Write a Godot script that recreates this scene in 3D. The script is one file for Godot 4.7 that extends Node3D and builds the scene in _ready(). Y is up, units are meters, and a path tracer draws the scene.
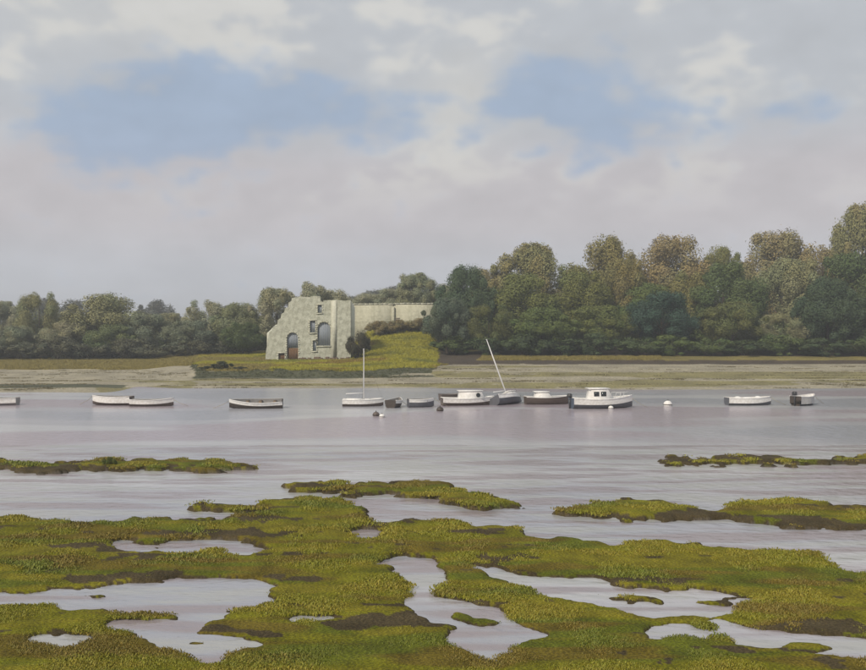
extends Node3D

const EYE := 6.0          # eye height above the water, metres
const F := 920.0          # focal length, in pixels of the 866 x 670 picture
const CX := 433.0
const HY := 330.0         # row of the horizon
var rng := RandomNumberGenerator.new()
var used := {}
var M := {}
var nz := FastNoiseLite.new()
var nz_big := FastNoiseLite.new()

# ------------------------------------------------------------------ small helpers
func lin(r: float, g: float, b: float) -> Color:   # a base colour in linear values, as the sRGB colour a material takes
	return Color(r, g, b).linear_to_srgb()

func numbered(called: String) -> String:
	if not used.has(called):
		used[called] = 0
		return called
	used[called] += 1
	return "%s_%03d" % [called, used[called]]

func thing(called: String, label: String, category: String, where: Vector3, turn := 0.0, group := "") -> Node3D:
	var o := Node3D.new()
	o.name = numbered(called)
	add_child(o, true)
	o.position = where
	o.rotation.y = turn
	o.set_meta("label", label)
	o.set_meta("category", category)
	if group != "":
		o.set_meta("group", group)
	return o

func part(called: String, mesh: Mesh, mat: Material, parent: Node) -> MeshInstance3D:
	var o := MeshInstance3D.new()
	o.name = called
	o.mesh = mesh
	if mat != null:
		o.material_override = mat
	o.cast_shadow = GeometryInstance3D.SHADOW_CASTING_SETTING_ON
	parent.add_child(o, true)
	return o

func structure(called: String, mesh: Mesh, mat: Material) -> MeshInstance3D:
	var o := part(numbered(called), mesh, mat, self)
	o.set_meta("kind", "structure")
	return o

func px_x(u: float, d: float) -> float:
	return (u - CX) / F * d

func px_y(v: float, d: float) -> float:
	return EYE - (v - HY) * d / F

func noise_tex(freq: float, lo: Color, hi: Color, seed_: int, size := 512, oct := 4, mid := 0.5) -> NoiseTexture2D:
	var n := FastNoiseLite.new()
	n.seed = seed_
	n.frequency = freq
	n.fractal_octaves = oct
	var t := NoiseTexture2D.new()
	t.width = size
	t.height = size
	t.seamless = true
	t.noise = n
	var g := Gradient.new()
	g.set_color(0, lo)
	g.set_color(1, hi)
	g.set_offset(0, max(0.0, mid - 0.35))
	g.set_offset(1, min(1.0, mid + 0.35))
	t.color_ramp = g
	return t

func normal_tex(freq: float, seed_: int, strength: float, size := 512, oct := 4) -> NoiseTexture2D:
	var n := FastNoiseLite.new()
	n.seed = seed_
	n.frequency = freq
	n.fractal_octaves = oct
	var t := NoiseTexture2D.new()
	t.width = size
	t.height = size
	t.seamless = true
	t.noise = n
	t.as_normal_map = true
	t.bump_strength = strength
	return t

func mat(color: Color, rough := 0.8) -> StandardMaterial3D:
	var m := StandardMaterial3D.new()
	m.albedo_color = color
	m.roughness = rough
	return m

func tri(m: StandardMaterial3D, scale: Vector3) -> StandardMaterial3D:
	m.uv1_triplanar = true
	m.uv1_world_triplanar = true
	m.uv1_scale = scale
	return m

func grid_mesh(verts: PackedVector3Array, cols: PackedColorArray, nu: int, nv: int) -> ArrayMesh:
	# rows run away from the viewer, columns to the right
	var idx := PackedInt32Array()
	idx.resize((nu - 1) * (nv - 1) * 6)
	var k := 0
	for j in nv - 1:
		for i in nu - 1:
			var a := j * nu + i
			idx[k] = a; idx[k + 1] = a + nu; idx[k + 2] = a + 1
			idx[k + 3] = a + 1; idx[k + 4] = a + nu; idx[k + 5] = a + nu + 1
			k += 6
	var nor := PackedVector3Array()
	nor.resize(verts.size())
	for j in nv:
		for i in nu:
			var l := verts[j * nu + maxi(i - 1, 0)]
			var r := verts[j * nu + mini(i + 1, nu - 1)]
			var n := verts[maxi(j - 1, 0) * nu + i]
			var f := verts[mini(j + 1, nv - 1) * nu + i]
			nor[j * nu + i] = (r - l).cross(f - n).normalized()
	var arr := []
	arr.resize(Mesh.ARRAY_MAX)
	arr[Mesh.ARRAY_VERTEX] = verts
	arr[Mesh.ARRAY_NORMAL] = nor
	arr[Mesh.ARRAY_COLOR] = cols
	arr[Mesh.ARRAY_INDEX] = idx
	var me := ArrayMesh.new()
	me.add_surface_from_arrays(Mesh.PRIMITIVE_TRIANGLES, arr)
	return me

func st_new() -> SurfaceTool:
	var st := SurfaceTool.new()
	st.begin(Mesh.PRIMITIVE_TRIANGLES)
	return st

func quad(st: SurfaceTool, a: Vector3, b: Vector3, c: Vector3, d: Vector3) -> void:
	st.add_vertex(a); st.add_vertex(b); st.add_vertex(c)
	st.add_vertex(a); st.add_vertex(c); st.add_vertex(d)

func box(st: SurfaceTool, c: Vector3, s: Vector3, b := Basis.IDENTITY) -> void:
	var h := s * 0.5
	var p := []
	for k in 8:
		p.append(c + b * Vector3(h.x * (1 if k & 1 else -1), h.y * (1 if k & 2 else -1), h.z * (1 if k & 4 else -1)))
	quad(st, p[4], p[6], p[7], p[5])
	quad(st, p[1], p[3], p[2], p[0])
	quad(st, p[0], p[2], p[6], p[4])
	quad(st, p[5], p[7], p[3], p[1])
	quad(st, p[2], p[3], p[7], p[6])
	quad(st, p[0], p[4], p[5], p[1])

func tube(st: SurfaceTool, pts: Array, radii: Array, sides := 8) -> void:
	var rings := []
	for k in pts.size():
		var dir: Vector3 = (pts[mini(k + 1, pts.size() - 1)] - pts[maxi(k - 1, 0)]).normalized()
		var side := dir.cross(Vector3(0.31, 0.17, 0.93)).normalized()
		var up := side.cross(dir)
		var ring := []
		for s in sides:
			var a := TAU * s / sides
			ring.append(pts[k] + (side * cos(a) + up * sin(a)) * radii[k])
		rings.append(ring)
	for k in pts.size() - 1:
		for s in sides:
			var t := (s + 1) % sides
			quad(st, rings[k][s], rings[k][t], rings[k + 1][t], rings[k + 1][s])
	for s in range(1, sides - 1):
		var e: Array = rings[rings.size() - 1]
		st.add_vertex(e[0]); st.add_vertex(e[s]); st.add_vertex(e[s + 1])
		st.add_vertex(rings[0][0]); st.add_vertex(rings[0][s + 1]); st.add_vertex(rings[0][s])

func done(st: SurfaceTool, smooth := false) -> ArrayMesh:
	if smooth:
		st.index()
	st.generate_normals()
	return st.commit()

# ------------------------------------------------------------------ sky
func blob(u: float, v: float, cu: float, cv: float, ru: float, rv: float) -> float:
	var a := (u - cu) / ru
	var b := (v - cv) / rv
	return exp(-(a * a + b * b))

func make_sky() -> Sky:
	var w := 2048
	var h := 1024
	var img := Image.create(w, h, false, Image.FORMAT_RGBF)
	var n1 := FastNoiseLite.new()
	n1.seed = 11; n1.frequency = 2.6; n1.fractal_octaves = 5; n1.fractal_gain = 0.52
	var n2 := FastNoiseLite.new()
	n2.seed = 23; n2.frequency = 5.5; n2.fractal_octaves = 4
	var n3 := FastNoiseLite.new()
	n3.seed = 37; n3.frequency = 13.0; n3.fractal_octaves = 4; n3.fractal_gain = 0.55
	var blue := Vector3(0.335, 0.440, 0.600)
	var grey := Vector3(0.525, 0.552, 0.590)
	var pink := Vector3(0.570, 0.550, 0.572)
	var cream := Vector3(0.690, 0.680, 0.645)
	var low := Vector3(0.560, 0.575, 0.615)
	img.fill(Color(0.36, 0.35, 0.33))
	for j in h / 2 + 2:
		var el := PI * (0.5 - (j + 0.5) / h)
		var ce := cos(el)
		var se := sin(el)
		var step := 1
		for i in range(0, w, step):
			var az := wrapf(TAU * (i + 0.5) / w, -PI, PI)
			var dx := sin(az) * ce
			var dz := -cos(az) * ce
			# flattened towards the horizon, as cloud banks are
			var f1 := n1.get_noise_3d(dx, se * 2.6, dz)
			var f2 := n2.get_noise_3d(dx + 5.0, se * 2.4, dz)
			var f3 := n3.get_noise_3d(dx * 1.0 - 3.0, se * 2.0, dz) if el < 0.9 else 0.0
			var deg := rad_to_deg(el)
			var a := rad_to_deg(az) + f2 * 2.2
			var e := deg + f2 * 1.6 + f1 * 0.8
			# openings in the cloud
			var o := f1 * 1.5 + 0.10 - 0.25 * smoothstep(18.0, 24.0, deg)
			o = o * smoothstep(30.0, 44.0, absf(a)) + (f1 * 0.22 + f2 * 0.16 - 0.22) * (1.0 - smoothstep(30.0, 44.0, absf(a)))
			o *= smoothstep(7.0, 12.0, deg)
			var b := 0.95 * blob(a, e, -5.8, 13.2, 7.2, 2.5) + 0.75 * blob(a, e, -14.0, 14.2, 5.4, 3.0) + 0.75 * blob(a, e, -20.5, 11.6, 6.0, 3.0) + 0.4 * blob(a, e, -11.5, 11.0, 4.0, 1.8)
			b += 0.95 * blob(a, e, 7.4, 13.8, 4.6, 3.0) + 0.65 * blob(a, e, 12.5, 12.6, 4.5, 2.4) + 0.55 * blob(a, e, 20.5, 12.0, 4.0, 2.4) + 0.3 * blob(a, e, 26.0, 15.5, 3.0, 3.5)
			o += b * 1.15 + f3 * 0.62
			var open := smoothstep(0.16, 0.78, o)
			var c := low.lerp(pink, smoothstep(3.0, 7.0, deg) * (1.0 - smoothstep(9.0, 13.5, deg)))
			c = c.lerp(grey, smoothstep(9.5, 14.0, deg))
			var lit := smoothstep(0.02, 0.46, f2 * 0.8 + 0.5 * f1 + 0.7 * f3 + 0.12) * smoothstep(6.0, 12.0, deg)
			lit = minf(1.0, lit + 0.8 * blob(a, e, 1.4, 13.6, 2.6, 3.2) + 0.5 * blob(a, e, -19.0, 17.5, 8.0, 2.2))
			c = c.lerp(cream, lit * 0.75 * (1.0 - open))
			c = c.lerp(blue, open * 0.76)
			c *= 1.0 + 0.06 * f2 + 0.07 * f3
			img.set_pixel(i, j, Color(c.x, c.y, c.z))
	var pm := PanoramaSkyMaterial.new()
	pm.panorama = ImageTexture.create_from_image(img)
	var s := Sky.new()
	s.sky_material = pm
	return s

# ------------------------------------------------------------------ the far shore
# columns of (distance, height) profiles; between them the ground is interpolated
var shore_cols := [
	[-300.0, [80, -0.4, 88, -0.02, 90, 0.14, 95, 0.28, 101, 0.08, 131, 0.08, 137, 0.35, 165, 0.7, 200, 1.5, 300, 3.5, 700, 10]],
	[90.0, [80, -0.4, 88, -0.02, 90, 0.12, 95, 0.24, 101, 0.08, 131, 0.08, 137, 0.35, 165, 0.8, 200, 1.7, 300, 3.5, 700, 10]],
	[140.0, [80, -0.4, 92, -0.06, 100, 0.03, 106, 0.08, 131, 0.08, 137, 0.35, 165, 0.9, 190, 1.5, 300, 3.5, 700, 10]],
	[185.0, [80, -0.4, 91, -0.05, 98, 0.05, 112, 0.10, 116, 0.16, 120, 0.30, 135, 0.8, 165, 1.3, 200, 2.0, 300, 4, 700, 10]],
	[205.0, [80, -0.4, 91, -0.05, 98, 0.05, 112, 0.10, 113.6, 0.2, 116, 0.80, 135, 1.3, 165, 1.7, 200, 2.4, 300, 4, 700, 10]],
	[340.0, [80, -0.4, 91, -0.05, 98, 0.05, 112, 0.12, 113.6, 0.25, 116, 0.90, 137, 1.40, 148, 1.5, 160, 2.2, 300, 6, 700, 11]],
	[378.0, [80, -0.4, 91, -0.05, 98, 0.05, 113, 0.20, 115, 0.3, 118, 0.85, 130, 1.45, 139, 2.1, 165, 6.4, 200, 7.2, 700, 12]],
	[425.0, [80, -0.4, 91, -0.05, 98, 0.05, 119, 0.45, 121, 0.55, 124, 0.95, 132, 1.45, 138, 2.0, 165, 7.2, 200, 8.0, 700, 13]],
	[452.0, [80, -0.4, 91, -0.05, 98, 0.06, 128, 0.85, 133, 1.0, 134.5, 1.45, 140, 1.8, 150, 2.4, 200, 5.0, 700, 13]],
	[640.0, [80, -0.4, 89, -0.05, 97, 0.06, 130, 0.95, 136, 1.15, 137.2, 1.65, 141, 1.9, 150, 2.3, 200, 5.5, 700, 14]],
	[1200.0, [80, -0.4, 91, -0.05, 98, 0.05, 130, 0.75, 137, 0.95, 138.2, 1.45, 142, 1.7, 150, 2.1, 200, 5.5, 700, 14]]]

func prof(p: Array, d: float) -> float:
	var n := p.size() / 2
	if d <= p[0]:
		return p[1]
	for k in range(1, n):
		if d <= p[k * 2]:
			var t: float = (d - p[k * 2 - 2]) / (p[k * 2] - p[k * 2 - 2])
			return lerpf(p[k * 2 - 1], p[k * 2 + 1], t)
	return p[n * 2 - 1]

func shore_h(x: float, d: float) -> float:
	var u := x / d * F + CX
	var dd := d
	if d > 82.0 and d < 160.0:
		dd += nz_big.get_noise_2d(x * 2.0, d * 2.0) * 2.2
	var n := shore_cols.size()
	var h := 0.0
	if u <= shore_cols[0][0]:
		h = prof(shore_cols[0][1], dd)
	elif u >= shore_cols[n - 1][0]:
		h = prof(shore_cols[n - 1][1], dd)
	else:
		for k in range(1, n):
			if u <= shore_cols[k][0]:
				var t: float = (u - shore_cols[k - 1][0]) / (shore_cols[k][0] - shore_cols[k - 1][0])
				t = t * t * (3.0 - 2.0 * t)
				h = lerpf(prof(shore_cols[k - 1][1], dd), prof(shore_cols[k][1], dd), t)
				break
	return h + nz_big.get_noise_2d(x * 1.3 + 70.0, d * 1.3) * 0.05 * clampf((d - 80.0) / 40.0, 0.3, 3.0)

# what the shore is covered with: 0 sand, 1 weedy sand, 2 dark weed, 3 ochre grass, 4 green grass, 5 dark earth and painted bank-edge shadow
func shore_kind(x: float, d: float, h: float) -> int:
	var u := x / d * F + CX
	var n := nz.get_noise_2d(x * 6.0, d * 3.0)
	var n2 := nz_big.get_noise_2d(x * 1.2, d * 5.0 + 300.0)
	var un := u + n * 10.0
	var dn := d + n * 1.6
	if un < 195.0:
		if un < 138.0 and dn > 88.5 and dn < 99.0 and n2 < 0.22 and h > 0.04:
			return 2
		if dn > 134.0:
			return 3
		if un > 100.0 and dn < 108.0 and n2 > -0.1:
			return 1
	elif un < 437.0:
		if dn > 112.0 + clampf((un - 350.0) * 0.1, 0.0, 8.0) and h < 0.86 + n * 0.3:
			return 2
		if h >= 0.8 and dn > 112.0:
			if un < 270.0 and n2 > 0.0:
				return 3
			return 4
		if n2 > 0.18 and dn > 97.0:
			return 2 if dn > 106.0 and un > 330.0 else 1
	else:
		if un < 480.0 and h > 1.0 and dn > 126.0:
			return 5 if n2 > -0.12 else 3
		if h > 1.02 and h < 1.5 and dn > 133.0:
			return 5  # earth face of the bank, its edge shadow put into the dark colour
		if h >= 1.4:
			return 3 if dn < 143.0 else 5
		if un < 560.0 and h > 0.72 and h < 0.92 and n2 > 0.0:
			return 1
		if n2 + 0.25 * n > 0.10 - 0.12 * smoothstep(560.0, 640.0, un) and h < 0.62 and dn < 122.0:
			return 1
	return 0

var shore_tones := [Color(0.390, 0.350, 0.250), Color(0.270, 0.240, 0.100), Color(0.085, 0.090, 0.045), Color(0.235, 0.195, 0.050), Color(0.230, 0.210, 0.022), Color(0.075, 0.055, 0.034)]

func make_shore() -> void:
	var ds := PackedFloat32Array()
	var d := 80.0
	while d < 172.0:
		ds.append(d)
		d += 0.38 if d < 145.0 else 0.9
	while d < 900.0:
		ds.append(d)
		d *= 1.05
	var nu := 560
	var verts := PackedVector3Array()
	var cols := PackedColorArray()
	verts.resize(nu * ds.size())
	cols.resize(nu * ds.size())
	for j in ds.size():
		for i in nu:
			var u := -300.0 + 1500.0 * i / (nu - 1)
			var x := px_x(u, ds[j])
			var h := shore_h(x, ds[j])
			verts[j * nu + i] = Vector3(x, h, -ds[j])
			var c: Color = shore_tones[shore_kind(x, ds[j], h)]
			var k := 1.0 + nz.get_noise_2d(x * 9.0, ds[j] * 5.0) * 0.35
			cols[j * nu + i] = Color(c.r * k, c.g * k, c.b * k)
	structure("shore", grid_mesh(verts, cols, nu, ds.size()), M.shore)

func make_water() -> void:
	var ds := PackedFloat32Array([-40.0, 2.0])
	var d := 8.0
	while d < 140.0:
		ds.append(d)
		d *= 1.007
	var nu := 300
	var verts := PackedVector3Array()
	var cols := PackedColorArray()
	verts.resize(nu * ds.size())
	cols.resize(nu * ds.size())
	for j in ds.size():
		var half := maxf(absf(ds[j]), 20.0) * 1.15 + 20.0
		for i in nu:
			var x := half * (2.0 * i / (nu - 1) - 1.0)
			var k := log(maxf(ds[j], 5.0)) * 26.0
			verts[j * nu + i] = Vector3(x, 0, -ds[j])
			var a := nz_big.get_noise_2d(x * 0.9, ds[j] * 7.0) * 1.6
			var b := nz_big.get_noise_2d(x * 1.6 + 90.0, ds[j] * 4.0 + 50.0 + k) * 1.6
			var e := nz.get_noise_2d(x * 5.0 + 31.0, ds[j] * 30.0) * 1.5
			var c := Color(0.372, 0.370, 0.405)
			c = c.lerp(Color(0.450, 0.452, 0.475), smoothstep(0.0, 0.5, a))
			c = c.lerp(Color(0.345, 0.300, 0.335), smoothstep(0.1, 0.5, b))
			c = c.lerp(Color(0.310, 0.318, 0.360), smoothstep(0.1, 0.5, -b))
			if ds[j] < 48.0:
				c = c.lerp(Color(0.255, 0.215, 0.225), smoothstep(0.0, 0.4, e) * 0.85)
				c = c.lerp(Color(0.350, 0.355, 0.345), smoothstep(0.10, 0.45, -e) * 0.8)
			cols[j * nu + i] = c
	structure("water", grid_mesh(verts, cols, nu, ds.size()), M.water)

# ------------------------------------------------------------------ the marsh in front
const MU0 := -220
const MV0 := 448
const MW := 1306
const MH := 360
var land := PackedFloat32Array()
var bare := PackedFloat32Array()

func fill_poly(p: Array, value: float) -> void:
	var n := p.size() / 2
	var lo := 1e9
	var hi := -1e9
	for k in n:
		lo = minf(lo, p[k * 2 + 1])
		hi = maxf(hi, p[k * 2 + 1])
	for y in range(maxi(int(lo), MV0), mini(int(hi) + 1, MV0 + MH)):
		var yy := y + 0.5
		var xs := []
		for k in n:
			var x0: float = p[k * 2]
			var y0: float = p[k * 2 + 1]
			var x1: float = p[(k * 2 + 2) % (n * 2)]
			var y1: float = p[(k * 2 + 3) % (n * 2)]
			if (y0 <= yy) != (y1 <= yy):
				xs.append(x0 + (yy - y0) / (y1 - y0) * (x1 - x0))
		xs.sort()
		for k in range(0, xs.size() - 1, 2):
			for x in range(maxi(int(xs[k]), MU0), mini(int(xs[k + 1]) + 1, MU0 + MW)):
				land[(y - MV0) * MW + x - MU0] = value

func soften(a: PackedFloat32Array, across: bool, r: int) -> PackedFloat32Array:
	var b := PackedFloat32Array()
	b.resize(a.size())
	var step := 1 if across else MW
	var most := MW if across else MH
	for line in (MH if across else MW):
		var start: int = line * MW if across else line
		var s := 0.0
		for k in range(-r, r + 1):
			s += a[start + clampi(k, 0, most - 1) * step]
		for k in most:
			b[start + k * step] = s / (2 * r + 1)
			s += a[start + mini(k + r + 1, most - 1) * step] - a[start + maxi(k - r, 0) * step]
	return b

func look(a: PackedFloat32Array, u: float, v: float) -> float:
	var x := clampf(u - MU0, 0.0, MW - 1.01)
	var y := clampf(v - MV0, 0.0, MH - 1.01)
	var i := int(x)
	var j := int(y)
	x -= i
	y -= j
	var k := j * MW + i
	return lerpf(lerpf(a[k], a[k + 1], x), lerpf(a[k + MW], a[k + MW + 1], x), y)

func plan_marsh() -> void:
	land.resize(MW * MH)
	bare.resize(MW * MH)
	var greens := [
		[-240, 458, 0, 461, 20, 466, 60, 465, 100, 464, 108, 461, 118, 463, 160, 464, 180, 462, 225, 463, 262, 470, 215, 472, 160, 471, 100, 472, 40, 473, 0, 471, -240, 473],
		[285, 486, 330, 485, 345, 486, 440, 485, 458, 492, 440, 500, 390, 498, 350, 496, 335, 495, 295, 492],
		[433, 488, 450, 490, 475, 497, 500, 500, 522, 508, 500, 510, 470, 508, 450, 504, 440, 498],
		[655, 461, 700, 462, 730, 460, 760, 457, 790, 460, 815, 462, 866, 459, 1090, 456, 1090, 467, 866, 467, 820, 466, 760, 466, 700, 467, 660, 465],
		[540, 514, 575, 512, 590, 507, 620, 504, 665, 505, 675, 510, 715, 515, 735, 522, 700, 522, 650, 520, 600, 519, 560, 517],
		[712, 515, 735, 507, 790, 502, 866, 511, 1090, 508, 1090, 534, 866, 531, 800, 529, 760, 524, 725, 519],
		[180, 506, 190, 509, 215, 506, 212, 510, 235, 508, 260, 505, 295, 503, 295, 511, 230, 513, 190, 512],
		[-240, 523, 0, 523, 90, 525, 180, 523, 240, 522, 268, 518, 265, 510, 290, 503, 330, 501, 352, 507, 360, 513, 356, 521, 372, 525, 433, 524, 473, 527, 515, 529, 533, 539, 598, 546, 663, 543, 713, 549, 800, 556, 866, 560, 1090, 558, 1090, 900, -240, 900]]
	var pools := [
		[105, 545, 130, 542, 185, 541, 240, 543, 268, 548, 275, 551, 255, 555, 200, 556, 150, 553, 120, 549],
		[-30, 603, 0, 597, 40, 594, 65, 591, 110, 587, 150, 582, 200, 580, 250, 580, 270, 588, 272, 606, 235, 616, 207, 622, 195, 633, 165, 637, 130, 637, 102, 633, 120, 627, 128, 617, 115, 612, 55, 609, 20, 609, -20, 607],
		[150, 639, 175, 638, 200, 637, 265, 642, 262, 649, 235, 656, 225, 662, 190, 657, 165, 653, 155, 647],
		[372, 557, 400, 555, 433, 557, 440, 569, 443, 581, 434, 592, 436, 602, 495, 609, 500, 617, 558, 638, 525, 643, 518, 658, 500, 661, 470, 656, 455, 646, 460, 631, 440, 626, 415, 616, 405, 606, 410, 591, 395, 577, 383, 567],
		[470, 566, 508, 568, 540, 577, 598, 582, 633, 590, 703, 592, 748, 602, 733, 612, 698, 614, 673, 619, 633, 616, 593, 608, 563, 599, 523, 587, 493, 577],
		[703, 616, 728, 624, 753, 632, 793, 638, 866, 642, 1090, 644, 1090, 664, 866, 660, 813, 657, 763, 645, 733, 642, 723, 633],
		[815, 558, 866, 559, 1090, 558, 1090, 576, 866, 573, 835, 573, 822, 567],
		[288, 617, 310, 618, 342, 617, 338, 621, 300, 622], [640, 630, 690, 627, 720, 636, 690, 641, 650, 638], [20, 640, 70, 634, 110, 640, 80, 648, 30, 647],
		[346, 533, 362, 530, 387, 536, 382, 543, 352, 543],
		[40, 700, 140, 690, 260, 698, 300, 712, 210, 726, 90, 720], [560, 690, 640, 684, 760, 695, 800, 715, 690, 722, 600, 708],
		[-140, 560, -90, 552, -40, 556, -30, 566, -80, 576, -130, 572], [930, 610, 980, 600, 1040, 612, 1010, 628, 950, 626], [-150, 640, -80, 630, -40, 645, -90, 664]]
	for p in greens:
		fill_poly(p, 1.0)
	for p in pools:
		fill_poly(p, 0.0)
	for p in [[120, 545, 150, 544, 178, 547, 150, 549], [60, 597, 92, 595, 118, 597, 90, 599], [118, 617, 150, 614, 186, 618, 196, 622, 160, 623, 125, 622], [400, 594, 425, 596, 420, 602, 402, 600], [452, 617, 480, 620, 500, 625, 478, 628, 455, 624], [600, 597, 640, 599, 665, 603, 630, 605, 604, 602], [690, 600, 720, 598, 752, 602, 720, 606], [770, 646, 810, 645, 850, 650, 800, 653], [180, 645, 205, 642, 232, 646, 205, 650]]:
		fill_poly(p, 1.0)
	land = soften(soften(land, true, 7), false, 2)
	land = soften(soften(land, true, 5), false, 2)
	# bare dark mud and rotting weed: centre, half length, half height, drop over the half length
	for e in [[90, 550, 75, 3.5, 6], [54, 573, 17, 3, 0], [132, 580, 72, 4.5, -2], [232, 538, 62, 4, 0], [30, 599, 17, 4, 0], [246, 634, 48, 4.5, 3], [388, 622, 48, 7, -3], [170, 618, 9, 3, 0], [178, 634, 10, 4, 0], [318, 489, 26, 2, 0], [392, 528, 46, 4, 0],
			[502, 561, 36, 4, 0], [645, 584, 64, 4, 2], [724, 602, 32, 5, 2], [805, 632, 72, 5, 2], [703, 519, 32, 3, 1], [822, 527, 52, 4, 1], [686, 464, 30, 2, 0], [746, 460, 36, 3, 0], [495, 664, 14, 4, 0], [436, 629, 9, 4, 0], [212, 508, 10, 3, 0], [60, 470, 60, 1.6, 0], [300, 583, 30, 5, 2], [850, 465, 40, 1.5, 0], [262, 524, 30, 3, -2]]:
		for y in range(int(e[1] - e[3] * 2 - absf(e[4])) - 1, int(e[1] + e[3] * 2 + absf(e[4])) + 2):
			for x in range(int(e[0] - e[2] * 1.5), int(e[0] + e[2] * 1.5)):
				if y < MV0 or y >= MV0 + MH or x < MU0:
					continue
				var a: float = (x - e[0]) / float(e[2])
				var b: float = (y - e[1] - a * e[4]) / float(e[3])
				var k := (y - MV0) * MW + x - MU0
				bare[k] = maxf(bare[k], 1.25 - sqrt(a * a + b * b) * 0.75)

func marsh_uv(x: float, d: float) -> Vector2:
	var wx := nz.get_noise_2d(x * 12.0, d * 6.0)
	var wy := nz.get_noise_2d(x * 12.0 + 400.0, d * 6.0 + 90.0)
	var fine := nz.get_noise_2d(x * 45.0, d * 30.0 + 900.0)
	return Vector2(CX + x / d * F + wx * 12.0 + fine * 9.0, HY + EYE * F / d + (wy * 4.0 + fine * 3.2) * clampf(26.0 / d, 0.3, 1.4))

func bare_at(x: float, d: float, w: Vector2) -> float:
	return look(bare, w.x, w.y) + nz.get_noise_2d(x * 55.0 + 11.0, d * 38.0) * 0.42 + nz.get_noise_2d(x * 9.0, d * 20.0 - 40.0) * 0.25 + 0.55 * smoothstep(0.17, 0.38, nz.get_noise_2d(x * 5.0 + 77.0, d * 30.0))

func land_at(x: float, d: float, w: Vector2) -> float:
	var m := look(land, w.x, w.y)
	return m + (nz.get_noise_2d(x * 40.0 - 20.0, d * 60.0) * 0.45 + nz.get_noise_2d(x * 9.0 + 9.0, d * 48.0) * 0.75) * 4.0 * m * (1.0 - m)

func marsh_h(x: float, d: float, m: float) -> float:
	var up := smoothstep(0.34, 0.66, m)
	var bump := nz.get_noise_2d(x * 14.0 + 50.0, d * 14.0) * 0.045 + nz.get_noise_2d(x * 50.0, d * 50.0 + 30.0) * 0.016
	return -0.12 + up * (0.195 + bump + 0.05 * smoothstep(0.6, 1.0, m)) * clampf(d / 26.0, 0.7, 1.25)

func marsh_tint(x: float, d: float) -> Color:
	var a := nz_big.get_noise_2d(x * 6.0, d * 26.0) * 1.8
	var b := nz_big.get_noise_2d(x * 10.0 + 200.0, d * 42.0 - 60.0) * 1.8
	var c := Color(0.240, 0.232, 0.014)
	c = c.lerp(Color(0.165, 0.188, 0.017), smoothstep(0.05, 0.45, a))
	c = c.lerp(Color(0.205, 0.160, 0.022), smoothstep(0.2, 0.6, b))
	c = c.lerp(Color(0.270, 0.240, 0.020), smoothstep(0.12, 0.5, -b))
	return c

func make_marsh() -> void:
	var vs := PackedFloat32Array()
	var v := 806.0
	var ds := PackedFloat32Array([4.0, 7.0, 9.5])
	while v > 451.0:
		ds.append(EYE * F / (v - HY))
		v -= 3.5 if v > 690.0 else (1.15 if v > 500 else 0.8)
	var nu := 520
	var verts := PackedVector3Array()
	var cols := PackedColorArray()
	verts.resize(nu * ds.size())
	cols.resize(nu * ds.size())
	for j in ds.size():
		var d := ds[j]
		for i in nu:
			var u := -215.0 + 1295.0 * i / (nu - 1)
			var x := px_x(u, d)
			var w := marsh_uv(x, d)
			var m := land_at(x, d, w)
			var h := marsh_h(x, d, m)
			if i == 0 or i == nu - 1 or j == 0 or j == ds.size() - 1:
				h = -0.45
			verts[j * nu + i] = Vector3(x, h, -d)
			var mud := bare_at(x, d, w)
			var c := Color(0.098, 0.076, 0.038)
			if m > 0.70 and mud < 0.62:
				c = marsh_tint(x, d)
				c = Color(c.r * 0.9, c.g * 0.9, c.b * 0.9)
			elif m < 0.36:
				c = Color(0.20, 0.18, 0.17)
			var k := 1.0 + nz.get_noise_2d(x * 40.0, d * 40.0) * 0.5
			cols[j * nu + i] = Color(c.r * k, c.g * k, c.b * k)
	structure("marsh", grid_mesh(verts, cols, nu, ds.size()), M.marsh)

func tuft_mesh(blades: int, spread: float, tall: float, wide: float, seed_: int) -> ArrayMesh:
	var r := RandomNumberGenerator.new()
	r.seed = seed_
	var st := st_new()
	for k in blades:
		var a := r.randf() * TAU
		var q := Vector3(cos(a), 0, sin(a)) * spread * sqrt(r.randf())
		var l := tall * r.randf_range(0.45, 1.0)
		var lean := Vector3(r.randf_range(-1, 1), 0, r.randf_range(-1, 1)) * l * 0.55
		var s := Vector3(sin(a * 3.1 + k), 0, cos(a * 3.1 + k)) * wide * r.randf_range(0.6, 1.2)
		var mid := q + lean * 0.4 + Vector3.UP * l * 0.6
		var top := q + lean + Vector3.UP * l
		st.set_color(Color.WHITE)
		quad(st, q - s, mid - s * 0.8, mid + s * 0.8, q + s)
		st.add_vertex(mid - s * 0.8); st.add_vertex(top); st.add_vertex(mid + s * 0.8)
	st.generate_normals()
	return st.commit()

func scatter(called: String, label: String, category: String, mesh: Mesh, m: Material, xf: Array, cs: PackedColorArray) -> void:
	var mm := MultiMesh.new()
	mm.transform_format = MultiMesh.TRANSFORM_3D
	mm.use_colors = true
	mm.mesh = mesh
	mm.instance_count = xf.size()
	for k in xf.size():
		mm.set_instance_transform(k, xf[k])
		mm.set_instance_color(k, cs[k])
	var o := MultiMeshInstance3D.new()
	o.name = numbered(called)
	o.multimesh = mm
	o.material_override = m
	o.set_meta("kind", "stuff")
	o.set_meta("label", label)
	o.set_meta("category", category)
	add_child(o, true)

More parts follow.
